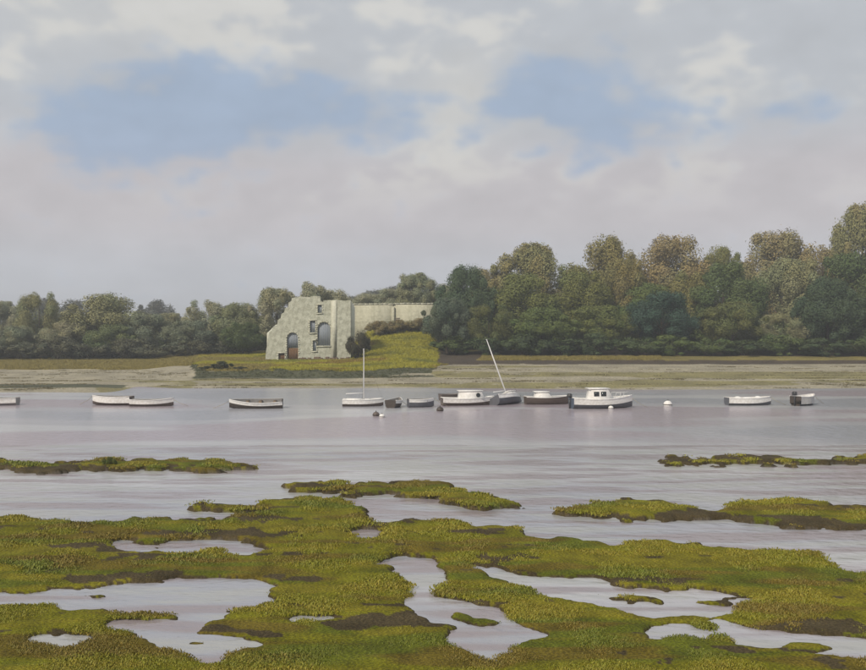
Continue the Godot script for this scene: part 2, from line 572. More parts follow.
func make_marsh_plants() -> void:
	var xf := []
	var cs := PackedColorArray()
	var tries := 210000
	for k in tries:
		# as many per square metre near as farther off, thinning slowly with distance
		var t := rng.randf()
		var d := 13.0 + 33.0 * pow(t, 1.15)
		var x := rng.randf_range(-0.60, 0.60) * d
		if absf(x) > 0.5 * d and rng.randf() < 0.5:
			continue
		var w := marsh_uv(x, d)
		var m := land_at(x, d, w)
		if m < 0.70 or bare_at(x, d, w) > 0.62 and rng.randf() < 0.93:
			continue
		var c := marsh_tint(x, d)
		var lush := nz.get_noise_2d(x * 20.0, d * 20.0 - 70.0)
		if lush < 0.16 and rng.randf() < 0.80 - lush:
			continue
		var s := rng.randf_range(0.7, 1.25) * (0.75 + maxf(lush, -0.2) * 1.5) * (0.7 if m < 0.7 else 1.0) * clampf(d / 22.0, 0.85, 1.5)
		var b := Basis(Vector3.UP, rng.randf() * TAU).scaled(Vector3(s * 1.15, s * rng.randf_range(0.7, 1.1), s * 1.15))
		xf.append(Transform3D(b, Vector3(x, marsh_h(x, d, m) - 0.01, -d)))
		var g := rng.randf_range(0.78, 1.22)
		cs.append(Color(c.r * g * rng.randf_range(0.9, 1.12), c.g * g, c.b * g))
	scatter("marsh_grass", "short olive and green marsh plants covering the mud banks between the pools", "grass", tuft_mesh(18, 0.11, 0.048, 0.008, 5), M.grass, xf, cs)
	# grass of the far bank and of the slope below the garden wall
	xf = []
	cs = PackedColorArray()
	for k in 90000:
		var d := rng.randf_range(113.0, 168.0)
		var u := rng.randf_range(-80.0, 660.0)
		var x := px_x(u, d)
		var h := shore_h(x, d)
		var kd := shore_kind(x, d, h)
		if kd < 2 or kd > 4 or (u > 437.0 and d > 143.0) or (kd == 2 and rng.randf() < 0.6):
			continue
		var c: Color = [Color(0.075, 0.085, 0.035), Color(0.255, 0.210, 0.055), Color(0.350, 0.325, 0.024)][kd - 2]
		var n := nz_big.get_noise_2d(x * 6.0, d * 6.0)
		if kd == 4:
			c = c.lerp(Color(0.19, 0.20, 0.028), smoothstep(0.1, 0.5, n))
			c = c.lerp(Color(0.25, 0.18, 0.03), smoothstep(0.15, 0.5, -n))
		var s := rng.randf_range(0.7, 1.3) * (0.7 if kd == 2 else 1.0)
		xf.append(Transform3D(Basis(Vector3.UP, rng.randf() * TAU).scaled(Vector3(s, s * 0.8, s)), Vector3(x, h - 0.02, -d)))
		var g := rng.randf_range(0.8, 1.2)
		cs.append(Color(c.r * g, c.g * g, c.b * g))
	scatter("meadow_grass", "yellow-green rough grass on the far bank below house and wall", "grass", tuft_mesh(12, 0.28, 0.30, 0.028, 9), M.grass, xf, cs)

func make_weed() -> void:
	var xf := []
	var cs := PackedColorArray()
	for k in 26000:
		var d := rng.randf_range(88.0, 132.0)
		var x := px_x(rng.randf_range(-120.0, 1000.0), d)
		var h := shore_h(x, d)
		if h < 0.0 or h > 0.9:
			continue
		if nz.get_noise_2d(x * 2.5, d * 16.0 + 500.0) < 0.26 + 0.30 * rng.randf():
			continue
		var s := rng.randf_range(0.5, 1.2)
		xf.append(Transform3D(Basis(Vector3.UP, rng.randf() * TAU).scaled(Vector3(s * 1.5, s * 0.35, s)), Vector3(x, h, -d)))
		var g := rng.randf_range(0.7, 1.3)
		cs.append(Color(0.150 * g, 0.130 * g, 0.065 * g))
	scatter("seaweed", "brown seaweed lying in streaks along the far beach", "seaweed", tuft_mesh(12, 0.30, 0.30, 0.04, 19), M.grass, xf, cs)

# ------------------------------------------------------------------ trees
var crowns := []
var trunks := []

func crown_mesh(seed_: int, lobes: int, leaves: int, leaf: float, squat: float, lift: float) -> ArrayMesh:
	# a crown that fills a box of width 2 (x, z from -1 to 1) and height 1 (y from 0 to 1); leaf sizes are for a crown 12 m wide
	var r := RandomNumberGenerator.new()
	r.seed = seed_
	var verts := PackedVector3Array()
	var nors := PackedVector3Array()
	var cols := PackedColorArray()
	var total := lobes * leaves
	verts.resize(total * 6)
	nors.resize(total * 6)
	cols.resize(total * 6)
	var k := 0
	for l in lobes:
		# lobes over the surface of the crown, big ones inside
		var a := r.randf() * TAU
		var e := asin(r.randf_range(-0.75, 1.0))
		var rad := r.randf_range(0.20, 0.40)
		var reach := 1.0 - rad * r.randf_range(0.62, 1.15)
		var few := leaves
		if l % 3 == 2:
			rad = r.randf_range(0.11, 0.19)
			reach = 1.0 - rad * r.randf_range(-0.1, 0.7)
			few = leaves / 3
		if l == 0:
			rad = 0.55
			reach = 0.1
		var wide := 1.0 if e > 0.0 else lerpf(1.0, 0.8, -e)
		var c := Vector3(cos(a) * cos(e) * reach * wide, (0.5 + lift) + sin(e) * reach * (0.5 - lift * 0.5), sin(a) * cos(e) * reach * wide)
		c.y = clampf(c.y, rad * 0.42, 1.0 - rad * squat * 0.8)
		var warm := r.randf_range(-0.14, 0.14)
		for q in few:
			var dir := Vector3(r.randfn(), r.randfn(), r.randfn()).normalized()
			var rr := rad * pow(r.randf(), 0.30) * (r.randf_range(0.88, 1.10) if q % 12 else r.randf_range(1.05, 1.35))
			var p := c + Vector3(dir.x * rr, dir.y * rr * squat, dir.z * rr)
			var n := (dir + Vector3(r.randfn(), r.randfn() + 0.3, r.randfn()) * 0.36).normalized()
			var t := n.cross(Vector3(r.randfn(), r.randfn(), r.randfn())).normalized()
			var b := n.cross(t)
			var s := leaf * r.randf_range(0.6, 1.3)
			t *= Vector3(1, 0.46, 1)
			b *= Vector3(1, 0.46, 1)
			var p0 := p - t * s
			var p1 := p + b * s * 0.6
			var p2 := p + t * s
			var p3 := p - b * s * 0.6
			verts[k] = p0; verts[k + 1] = p1; verts[k + 2] = p2
			verts[k + 3] = p0; verts[k + 4] = p2; verts[k + 5] = p3
			var col := Color(1.0 + warm, 1.0, 1.0 - warm)   # each bough's leaves a little redder or greener
			for z in 6:
				nors[k + z] = n
				cols[k + z] = col
			k += 6
	verts.resize(k)
	nors.resize(k)
	cols.resize(k)
	var arr := []
	arr.resize(Mesh.ARRAY_MAX)
	arr[Mesh.ARRAY_VERTEX] = verts
	arr[Mesh.ARRAY_NORMAL] = nors
	arr[Mesh.ARRAY_COLOR] = cols
	var me := ArrayMesh.new()
	me.add_surface_from_arrays(Mesh.PRIMITIVE_TRIANGLES, arr)
	return me

func trunk_mesh(seed_: int) -> ArrayMesh:
	# height 1, for a tree about 15 m tall
	var r := RandomNumberGenerator.new()
	r.seed = seed_
	var st := st_new()
	var bend := Vector3(r.randf_range(-0.03, 0.03), 0, r.randf_range(-0.03, 0.03))
	tube(st, [Vector3(0, -0.04, 0), Vector3(0, 0.02, 0), bend + Vector3(0, 0.25, 0), bend * 1.6 + Vector3(0, 0.55, 0), bend + Vector3(0, 0.85, 0)], [0.034, 0.026, 0.02, 0.013, 0.004], 8)
	for k in 6:
		var a := TAU * k / 6.0 + r.randf() * 0.7
		var y := r.randf_range(0.22, 0.5)
		var o := Vector3(cos(a), 0, sin(a)) * r.randf_range(0.18, 0.28)
		tube(st, [bend + Vector3(0, y, 0), bend + o * 0.5 + Vector3(0, y + 0.10, 0), bend + o + Vector3(0, y + 0.26, 0)], [0.011, 0.008, 0.003], 6)
	return done(st)

func leaf_mat(c: Color) -> StandardMaterial3D:
	var key := "leaf%.3f_%.3f_%.3f" % [c.r, c.g, c.b]
	if not M.has(key):
		var m := mat(c.linear_to_srgb(), 0.75)
		m.vertex_color_use_as_albedo = true
		m.cull_mode = BaseMaterial3D.CULL_DISABLED
		m.backlight_enabled = true
		m.backlight = Color(c.r * 0.25, c.g * 0.25, c.b * 0.2).linear_to_srgb()
		M[key] = m
	return M[key]

func tree(label: String, u: float, d: float, top: float, wpx: float, kind: int, tone: Color, group: String) -> void:
	var x := px_x(u, d)
	var g := shore_h(x, d)
	var h := px_y(top, d) - g
	var half := wpx * d / F * 0.5
	var t := thing("broadleaf_tree", label, "tree", Vector3(x, g, -d), rng.randf() * TAU, group)
	var tr := part("trunk", trunks[kind % trunks.size()], M.bark, t)
	tr.scale = Vector3(h, h, h) * Vector3(1, 0.9, 1)
	var cr := part("crown", crowns[kind], leaf_mat(tone), t)
	cr.position.y = h * 0.10
	cr.scale = Vector3(half, h * 0.90, half * rng.randf_range(0.9, 1.1))

func shrub(label: String, u: float, d: float, top: float, wpx: float, kind: int, tone: Color, group := "", called := "shrub", category := "shrub") -> void:
	var x := px_x(u, d)
	var g := shore_h(x, d)
	var h := px_y(top, d) - g
	var half := wpx * d / F * 0.5
	var t := thing(called, label, category, Vector3(x, g, -d), rng.randf() * TAU, group)
	var st := st_new()
	for k in 4:
		var a := TAU * k / 4 + rng.randf()
		tube(st, [Vector3(0, -0.1, 0), Vector3(cos(a), 0, sin(a)) * half * 0.25 + Vector3(0, h * 0.35, 0), Vector3(cos(a), 0, sin(a)) * half * 0.5 + Vector3(0, h * 0.7, 0)], [0.09, 0.06, 0.02], 5)
	part("stem", done(st), M.bark, t)
	var cr := part("foliage", crowns[kind], leaf_mat(tone), t)
	cr.position.y = -h * 0.04
	cr.scale = Vector3(half, h * 1.04, half)

func make_trees() -> void:
	for s in 5:
		crowns.append(crown_mesh(100 + s, 40, 1250, 0.026, 0.55, 0.0))
	crowns.append(crown_mesh(140, 36, 800, 0.026, 0.42, 0.05))   # 5: tall, loose
	crowns.append(crown_mesh(150, 24, 520, 0.046, 0.62, -0.05))  # 6: shrub
	crowns.append(crown_mesh(151, 24, 520, 0.046, 0.55, -0.05))  # 7: shrub
	for s in 4:
		trunks.append(trunk_mesh(60 + s))
	var tan := Color(0.300, 0.248, 0.115)
	var rust := Color(0.285, 0.208, 0.088)
	var olive := Color(0.185, 0.180, 0.044)
	var green := Color(0.112, 0.148, 0.034)
	var deep := Color(0.056, 0.084, 0.030)
	var teal := Color(0.034, 0.074, 0.048)
	var grey := Color(0.320, 0.312, 0.200)  # pale leaf tone with distance haze put into the colour
	var R := "trees massed behind the sandy beach"
	# the wood behind the beach, from the back
	tree("tan-crowned tree standing behind the leaning mast", 484, 184, 268, 50, 0, tan, R)
	tree("large round tan and olive tree beside the notch in the wood's skyline", 530, 180, 244, 78, 1, tan.lerp(olive, 0.4), R)
	tree("olive tree filling the low notch in the wood's skyline", 572, 184, 264, 60, 2, olive, R)
	tree("tall olive-brown round tree with a brown-tinted crown", 606, 181, 237, 76, 3, olive.lerp(rust, 0.4), R)
	tree("widest rusty tan tree on the wood's skyline", 672, 182, 237, 86, 4, rust.lerp(tan, 0.4), R)
	tree("thin loose olive tree between two tan crowns", 722, 186, 247, 46, 5, olive, R)
	tree("pinkish tan dome-shaped tree behind the small grey punt", 777, 180, 230, 84, 0, tan.lerp(rust, 0.3), R)
	tree("tan tree with sloping crown between the dome-shaped tree and the tallest tree", 822, 184, 246, 66, 2, tan, R)
	tree("tallest tree of the wood, olive tan with a narrow crown", 862, 174, 205, 60, 1, olive.lerp(tan, 0.6), R)
	tree("broad tan tree beside the tallest tree of the wood", 915, 180, 216, 80, 3, tan, R)
	tree("dark blue-green tree at the grassy end of the wood", 466, 158, 266, 62, 3, teal.lerp(green, 0.35), R)
	tree("dull green tree beside the dark blue-green one", 520, 160, 274, 78, 4, olive.lerp(green, 0.5), R)
	tree("olive green tree in front of the notch in the skyline", 578, 162, 270, 80, 0, olive.lerp(green, 0.3), R)
	tree("brown-tinged tree in front of the tall olive-brown one", 622, 165, 258, 60, 1, rust.lerp(olive, 0.5), R)
	tree("olive tan tree in front of the widest rusty crown", 690, 164, 272, 72, 2, olive.lerp(tan, 0.3), R)
	tree("mid green tree standing over the dark teal bush", 648, 160, 284, 76, 3, green, R)
	tree("dark green round tree below the thin loose olive one", 727, 159, 264, 76, 4, deep.lerp(green, 0.6), R)
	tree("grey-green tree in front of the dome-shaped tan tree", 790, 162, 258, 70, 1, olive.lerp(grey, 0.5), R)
	tree("deep green tree below the tallest tree of the wood", 852, 160, 252, 84, 0, deep.lerp(green, 0.5), R)
	tree("dark tree at the far end of the wood, past the tallest", 925, 160, 262, 90, 2, deep.lerp(green, 0.5), R)
	var B := "bushy young trees along the front of the wood"
	for a in [["dark grey-green bushy tree beside the yellow-green slope", 447, 146, 298, 52, 1, teal.lerp(grey, 0.25)], ["dark olive bushy tree behind the top of the leaning mast", 488, 148, 304, 56, 2, olive.lerp(deep, 0.5)],
			["mid green bushy tree above the ochre strip of the bank", 541, 149, 308, 72, 3, green], ["green-olive bushy tree behind the motorboat", 600, 150, 306, 74, 4, green.lerp(olive, 0.4)],
			["dark teal bushy tree, the bluest of the wood", 664, 149, 291, 76, 0, teal], ["dark olive bushy tree next to the teal one", 733, 149, 302, 72, 1, olive.lerp(deep, 0.4)],
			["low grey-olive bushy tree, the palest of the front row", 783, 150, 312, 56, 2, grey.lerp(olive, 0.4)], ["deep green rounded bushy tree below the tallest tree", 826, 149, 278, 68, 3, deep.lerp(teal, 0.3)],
			["dark green bushy tree past the deep green rounded one", 878, 149, 288, 74, 4, deep.lerp(green, 0.3)]]:
		tree(a[0], a[1], a[2], a[3], a[4], a[5], a[6], B)
	for k in 13:
		shrub("low green shrub at the foot of the wood above the beach", 452 + k * 37 + rng.randf_range(-6, 6), 145.0 + rng.randf_range(-0.6, 1.2), rng.randf_range(331, 341), rng.randf_range(44, 58), 6 + k % 2, deep.lerp(green, rng.randf()), "shrubs along the foot of the wood")
	# trees across the other end of the bay, their extra haze painted as paler leaves
	var L := "trees behind the ochre bank"
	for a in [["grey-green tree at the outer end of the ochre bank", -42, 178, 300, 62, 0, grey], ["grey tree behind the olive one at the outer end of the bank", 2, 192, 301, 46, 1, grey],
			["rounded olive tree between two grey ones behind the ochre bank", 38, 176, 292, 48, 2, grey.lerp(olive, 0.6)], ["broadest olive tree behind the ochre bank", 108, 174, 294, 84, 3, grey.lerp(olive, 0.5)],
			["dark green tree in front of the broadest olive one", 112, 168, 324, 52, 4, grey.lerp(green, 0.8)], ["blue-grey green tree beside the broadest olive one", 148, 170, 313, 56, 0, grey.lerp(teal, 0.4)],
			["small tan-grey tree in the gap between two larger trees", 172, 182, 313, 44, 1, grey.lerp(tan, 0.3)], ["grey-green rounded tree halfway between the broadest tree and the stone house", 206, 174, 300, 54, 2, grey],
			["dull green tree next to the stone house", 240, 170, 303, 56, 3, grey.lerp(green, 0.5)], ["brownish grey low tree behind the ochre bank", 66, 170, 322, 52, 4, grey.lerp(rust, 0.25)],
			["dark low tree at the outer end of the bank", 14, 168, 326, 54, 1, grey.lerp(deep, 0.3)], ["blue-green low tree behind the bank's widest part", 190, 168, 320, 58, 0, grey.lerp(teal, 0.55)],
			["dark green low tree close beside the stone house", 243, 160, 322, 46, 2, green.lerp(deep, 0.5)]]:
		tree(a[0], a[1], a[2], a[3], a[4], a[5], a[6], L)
	for k in 8:
		shrub("low dull shrub along the top of the ochre bank", -20 + k * 36 + rng.randf_range(-6, 6), 163.0 + rng.randf_range(-1, 1.5), rng.randf_range(336, 343), rng.randf_range(42, 56), 6 + k % 2, Color(0.105, 0.105, 0.060), "shrubs along the ochre bank")
	var Hs := "trees behind the stone house and wall"
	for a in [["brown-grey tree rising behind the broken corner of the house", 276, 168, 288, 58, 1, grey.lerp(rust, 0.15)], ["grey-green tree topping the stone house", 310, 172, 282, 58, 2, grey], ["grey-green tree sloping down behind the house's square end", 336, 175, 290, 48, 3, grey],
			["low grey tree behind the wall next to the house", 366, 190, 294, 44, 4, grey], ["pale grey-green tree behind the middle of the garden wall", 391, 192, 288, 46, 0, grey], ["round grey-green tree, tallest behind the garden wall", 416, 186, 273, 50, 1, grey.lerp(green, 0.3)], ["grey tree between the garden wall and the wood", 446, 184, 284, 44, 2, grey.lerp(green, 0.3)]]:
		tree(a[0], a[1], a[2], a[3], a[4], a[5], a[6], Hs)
	# growth under the trees
	var ux := []
	var uc := PackedColorArray()
	for k in 260:
		var right := k % 5 < 3
		var d := rng.randf_range(153.0, 200.0) if right else rng.randf_range(169.0, 205.0)
		var x := px_x(rng.randf_range(452, 1000) if right else rng.randf_range(-120, 262), d)
		var s := rng.randf_range(2.2, 3.6)
		ux.append(Transform3D(Basis(Vector3.UP, rng.randf() * TAU).scaled(Vector3(s, rng.randf_range(3.2, 6.0), s)), Vector3(x, shore_h(x, d) - 0.4, -d)))
		uc.append(Color(0.112, 0.148, 0.034) * rng.randf_range(0.8, 1.3))
	scatter("undergrowth", "tangled green undergrowth between the trunks of the shore woods", "undergrowth", crowns[7], M.grass, ux, uc)
	# far woods
	var xf := []
	var cs := PackedColorArray()
	for k in 90:
		var d := rng.randf_range(290.0, 390.0)
		var u := rng.randf_range(-260, 1150)
		var x := px_x(u, d)
		var s := rng.randf_range(7.0, 11.0)
		xf.append(Transform3D(Basis(Vector3.UP, rng.randf() * TAU).scaled(Vector3(s, rng.randf_range(9.0, 13.5), s)), Vector3(x, shore_h(x, d) - 0.5, -d)))
		cs.append(Color(0.085, 0.088, 0.062) * rng.randf_range(0.8, 1.2))
	scatter("distant_wood", "blue-grey distant wood seen over the trees behind the ochre bank", "wood", crowns[6], M.grass, xf, cs)

# ------------------------------------------------------------------ house, wall, hedge
func slab(outline: PackedVector2Array, holes: Array, z0: float, z1: float) -> CSGCombiner3D:
	# a wall panel standing in the xy plane between z0 and z1, pierced by the holes
	var c := CSGCombiner3D.new()
	var p := CSGPolygon3D.new()
	p.polygon = outline
	p.mode = CSGPolygon3D.MODE_DEPTH
	p.depth = z1 - z0
	p.position.z = z1
	c.add_child(p)
	for hole in holes:
		var q := CSGPolygon3D.new()
		q.polygon = hole
		q.depth = z1 - z0 + 1.0
		q.position.z = z1 + 0.5
		q.operation = CSGShape3D.OPERATION_SUBTRACTION
		c.add_child(q)
	return c

func opening(x0: float, x1: float, y0: float, y1: float, arch: bool) -> PackedVector2Array:
	var p := PackedVector2Array([Vector2(x0, y0), Vector2(x1, y0)])
	if arch:
		var r := (x1 - x0) * 0.5
		for k in 9:
			var a := PI * k / 8.0
			p.append(Vector2((x0 + x1) * 0.5 + cos(a) * r, y1 - r + sin(a) * r))
	else:
		p.append(Vector2(x1, y1))
		p.append(Vector2(x0, y1))
	return p

func extrude(p: PackedVector2Array, z0: float, z1: float) -> ArrayMesh:
	var st := st_new()
	var t := Geometry2D.triangulate_polygon(p)
	for k in range(0, t.size(), 3):
		var a := Vector3(p[t[k]].x, p[t[k]].y, z1)
		var b := Vector3(p[t[k + 1]].x, p[t[k + 1]].y, z1)
		var c := Vector3(p[t[k + 2]].x, p[t[k + 2]].y, z1)
		if (b - a).cross(c - a).z > 0:
			var q := b
			b = c
			c = q
		st.add_vertex(a); st.add_vertex(b); st.add_vertex(c)
		var o := Vector3(0, 0, z0 - z1)
		st.add_vertex(a + o); st.add_vertex(c + o); st.add_vertex(b + o)
	for k in p.size():
		var a := Vector3(p[k].x, p[k].y, z1)
		var b := Vector3(p[(k + 1) % p.size()].x, p[(k + 1) % p.size()].y, z1)
		var o := Vector3(0, 0, z0 - z1)
		quad(st, a, b, b + o, a + o)
	return done(st)

func frame_mesh(x0: float, x1: float, y0: float, y1: float, arch: bool, w: float, z0: float, z1: float) -> ArrayMesh:
	# stone surround: blocks set round the opening
	var st := st_new()
	var y := y0
	var k := 0
	var straight := y1 - ((x1 - x0) * 0.5 if arch else 0.0)
	while y < straight - 0.05:
		var h := minf(0.34, straight - y)
		for s in [0, 1]:
			var ww := w * (1.45 if (k + s) % 2 == 0 else 1.0)
			var xc: float = x0 - ww * 0.5 if s == 0 else x1 + ww * 0.5
			box(st, Vector3(xc, y + h * 0.5, (z0 + z1) * 0.5), Vector3(ww, h - 0.025, z1 - z0))
		y += h
		k += 1
	if arch:
		var r := (x1 - x0) * 0.5
		for q in 7:
			var a := PI * (q + 0.5) / 7.0
			box(st, Vector3((x0 + x1) * 0.5 + cos(a) * (r + w * 0.5), straight + sin(a) * (r + w * 0.5), (z0 + z1) * 0.5), Vector3(w, PI * (r + w * 0.5) / 7.0 - 0.03, z1 - z0), Basis(Vector3(0, 0, 1), a))
	else:
		box(st, Vector3((x0 + x1) * 0.5, y1 + w * 0.5, (z0 + z1) * 0.5), Vector3(x1 - x0 + w * 2.6, w, z1 - z0))
	return done(st)

func make_house() -> void:
	var d := 140.0
	var x := px_x(308, d)
	var h := thing("stone_house", "roofless pale stone house with broken stepped corner and blue-grey shuttered openings", "house", Vector3(x, 1.30, -d), 0.0)
	var sc := F / d
	var top := PackedVector2Array()
	# crumbling corner, from the ground up, then the wall head
	for q in [[265, 362], [266, 350], [267.2, 344], [268, 336], [269.5, 331], [272, 329.5], [272.6, 326.5], [277.0, 324.5], [277.8, 319], [280.5, 317.5], [281.2, 313], [284.2, 311.5], [284.8, 307.5], [288.2, 306], [288.6, 301.5], [291.4, 300], [291.8, 297.2], [300, 295.6], [309, 296.4], [314, 294.9], [320, 295.4], [320.6, 300.2], [323, 301], [323.6, 299.6], [336, 299], [344, 299.8], [350.6, 299.2], [350.6, 362]]:
		top.append(Vector2((q[0] - 308) / sc, (360 - q[1]) / sc))
	var rev := PackedVector2Array(top)
	rev.reverse()
	var doors := [[-3.2, -1.5, -0.3, 4.3, true, true], [1.45, 3.4, 2.3, 5.9, true, true], [0.3, 1.1, 4.3, 6.1, false, false], [0.75, 1.25, 1.5, 3.1, false, false], [1.5, 2.1, 7.3, 8.5, false, false], [-4.5, -3.55, -0.3, 1.15, false, false]]
	var holes := []
	for o in doors:
		holes.append(opening(o[0], o[1], o[2], o[3], o[4]))
	var front := slab(rev, holes, -0.6, 0.0)
	front.name = "front_wall"
	front.material_override = M.render_stone
	h.add_child(front, true)
	# the other walls, lower and broken
	for a in [["side_wall", 6.2, 0.0, PackedVector2Array([Vector2(0.62, -0.3), Vector2(7.4, -0.3), Vector2(7.4, 8.3), Vector2(5.6, 8.6), Vector2(3.2, 8.9), Vector2(0.62, 9.15)])], ["side_wall", -6.4, 0.0, PackedVector2Array([Vector2(0.62, -0.3), Vector2(7.4, -0.3), Vector2(7.4, 5.4), Vector2(5.2, 5.0), Vector2(3.0, 4.6), Vector2(0.62, 4.2)])]]:
		var p := part(a[0], extrude(a[3], -0.3, 0.3), M.render_stone, h)
		p.rotation.y = PI / 2
		p.position = Vector3(a[1] + (0.0 if a[1] > 0 else 0.33), 0, 0)
	part("back_wall", extrude(PackedVector2Array([Vector2(-6.3, -0.3), Vector2(6.4, -0.3), Vector2(6.4, 8.4), Vector2(3, 8.8), Vector2(0, 8.2), Vector2(-2.4, 7.6), Vector2(-4, 6.1), Vector2(-6.3, 5.5)]), -8.05, -7.42), M.render_stone, h)
	# the pale dressed strip
	var st := st_new()
	box(st, Vector3(3.92, 4.6, 0.02), Vector3(0.8, 9.2, 0.16))
	part("pilaster", done(st), M.pale_stone, h)
	for o in doors:
		var fr := part("surround", frame_mesh(o[0], o[1], maxf(o[2], 0.0), o[3], o[4], 0.18, -0.1, 0.03), M.pale_stone, h)
		if o[2] > 0.0:
			var s2 := st_new()
			box(s2, Vector3((o[0] + o[1]) * 0.5, o[2] - 0.09, 0.02), Vector3(o[1] - o[0] + 0.4, 0.16, 0.22))
			part("sill", done(s2), M.pale_stone, fr)
	# boards that close the openings
	board_panel(h, "shutter", -3.2, -1.5, 1.98, 4.3, true, M.shutter)
	var dr := board_panel(h, "door", -3.2, -1.5, -0.2, 1.94, false, M.door)
	var s3 := st_new()
	box(s3, Vector3(-1.85, 0.95, -0.2), Vector3(0.08, 0.22, 0.08))
	part("handle", done(s3), M.iron, dr)
	board_panel(h, "shutter", 1.45, 3.4, 2.3, 5.9, true, M.shutter)
	board_panel(h, "shutter", 0.3, 1.1, 4.3, 6.1, false, M.shutter)
	board_panel(h, "shutter", 0.75, 1.25, 1.5, 3.1, false, M.shutter)
	board_panel(h, "shutter", 1.5, 2.1, 7.3, 8.5, false, M.shutter)
	board_panel(h, "door", -4.5, -3.55, -0.2, 1.15, false, M.door)
	# rough brown stones along the foot of the wall
	for k in 17:
		var q := st_new()
		var w := rng.randf_range(0.4, 0.62)
		var hh := rng.randf_range(0.3, 0.75)
		box(q, Vector3(-1.1 + k * 0.45, hh * 0.5 - 0.1, 0.16 + rng.randf() * 0.12), Vector3(w, hh, 0.38), Basis(Vector3(0, 0, 1), rng.randf_range(-0.08, 0.08)))
		part("plinth_stone", done(q), M.brown_stone, h)

func board_panel(h: Node3D, called: String, x0: float, x1: float, y0: float, y1: float, arch: bool, m: Material) -> Node3D:
	var n := maxi(2, int((x1 - x0) / 0.28))
	var root := Node3D.new()
	root.name = called
	h.add_child(root, true)
	var r := (x1 - x0) * 0.5
	for k in n:
		var a := x0 + (x1 - x0) * k / n + 0.012
		var b := x0 + (x1 - x0) * (k + 1) / n - 0.012
		var p := PackedVector2Array([Vector2(a, y0), Vector2(b, y0)])
		var ca := (x0 + x1) * 0.5
		if arch:
			p.append(Vector2(b, y1 - r + sqrt(maxf(0.0, r * r - (b - ca) * (b - ca)))))
			p.append(Vector2(a, y1 - r + sqrt(maxf(0.0, r * r - (a - ca) * (a - ca)))))
		else:
			p.append(Vector2(b, y1))
			p.append(Vector2(a, y1))
		part("board", extrude(p, -0.34 - 0.012 * (k % 2), -0.26 - 0.012 * (k % 2)), m, root)
	return root

func make_wall_and_hedge() -> void:
	var d := 165.0
	var x0 := px_x(351.5, d)
	var x1 := px_x(433.5, d)
	var t := thing("garden_wall", "long pale cream stone garden wall along the top of the grass slope", "wall", Vector3((x0 + x1) * 0.5, 6.2, -d))
	var hl := (x1 - x0) * 0.5
	var ht := px_y(304.6, d) - 6.2
	var seam := px_x(393, d) - (x0 + x1) * 0.5
	var st := st_new()
	box(st, Vector3((-hl + seam) * 0.5, ht * 0.5 - 1.1, 0), Vector3(hl + seam, ht + 2.2, 0.55))
	part("wall_panel", done(st), M.cream_stone, t)
	st = st_new()
	box(st, Vector3((hl + seam) * 0.5, ht * 0.5 - 1.05, -0.12), Vector3(hl - seam, ht + 2.3, 0.55))
	part("wall_panel", done(st), M.cream_stone, t)
	var x := -hl
	while x < hl:
		var w := minf(rng.randf_range(0.7, 1.2), hl - x)
		var c := st_new()
		box(c, Vector3(x + w * 0.5, ht + (0.10 if x < seam else 0.20) + rng.randf_range(-0.03, 0.03), 0 if x < seam else -0.12), Vector3(w - 0.03, 0.19, 0.72), Basis(Vector3(0, 0, 1), rng.randf_range(-0.02, 0.02)))
		part("coping_stone", done(c), M.pale_stone, t)
		x += w
	st = st_new()
	box(st, Vector3(seam, ht * 0.5 - 1.2, 0.24), Vector3(0.5, ht + 1.6, 0.5))
	part("buttress", done(st), M.cream_stone, t)
	# gate pillar in the brown growth
	var gx := px_x(397.5, 160)
	var gy := shore_h(gx, 160)
	var pil := thing("stone_pillar", "short brown stone pillar in the brown growth below the garden wall", "pillar", Vector3(gx, gy, -160.0))
	st = st_new()
	for k in 5:
		box(st, Vector3(0, 0.15 + k * 0.42, 0), Vector3(0.66 + 0.03 * (k % 2), 0.40, 0.66))
	part("shaft", done(st), M.brown_stone, pil)
	st = st_new()
	box(st, Vector3(0, 2.2, 0), Vector3(0.86, 0.16, 0.86))
	part("cap", done(st), M.brown_stone, pil)
	shrub("square dark olive hedge bush against the stone house", 358, 137.5, 328, 25, 7, Color(0.055, 0.050, 0.024))
	for k in 6:
		shrub("low brown bush on the grass slope below the garden wall", 378 + k * 10.5, 157.5 + rng.randf_range(-0.5, 1.0), 320.5 - k * 0.8 + rng.randf_range(-1, 2), 25, 6 + k % 2, Color(0.240, 0.190, 0.085), "brown bushes below the garden wall")
	for a in [[222, 119.0, 361.0, 22], [207, 119.5, 366.0, 16], [240, 119.0, 366.5, 15]]:
		shrub("small dark green bush on the edge of the grass bank", a[0], a[1], a[2], a[3], 6, Color(0.05, 0.06, 0.03), "bushes on the bank's edge")
	# the little bush on the near mud island
	var bd := 40.0
	var bx := px_x(109, bd)
	var b := thing("small_bush", "small bright green bush alone on the long mud island", "bush", Vector3(bx, 0.05, -bd))
	st = st_new()
	tube(st, [Vector3(0, -0.1, 0), Vector3(0.02, 0.15, 0), Vector3(0.0, 0.3, 0.02)], [0.03, 0.02, 0.01], 5)
	part("stem", done(st), M.bark, b)
	var f := part("foliage", crowns[6], leaf_mat(Color(0.10, 0.12, 0.02)), b)
	f.scale = Vector3(0.33, 0.42, 0.3)

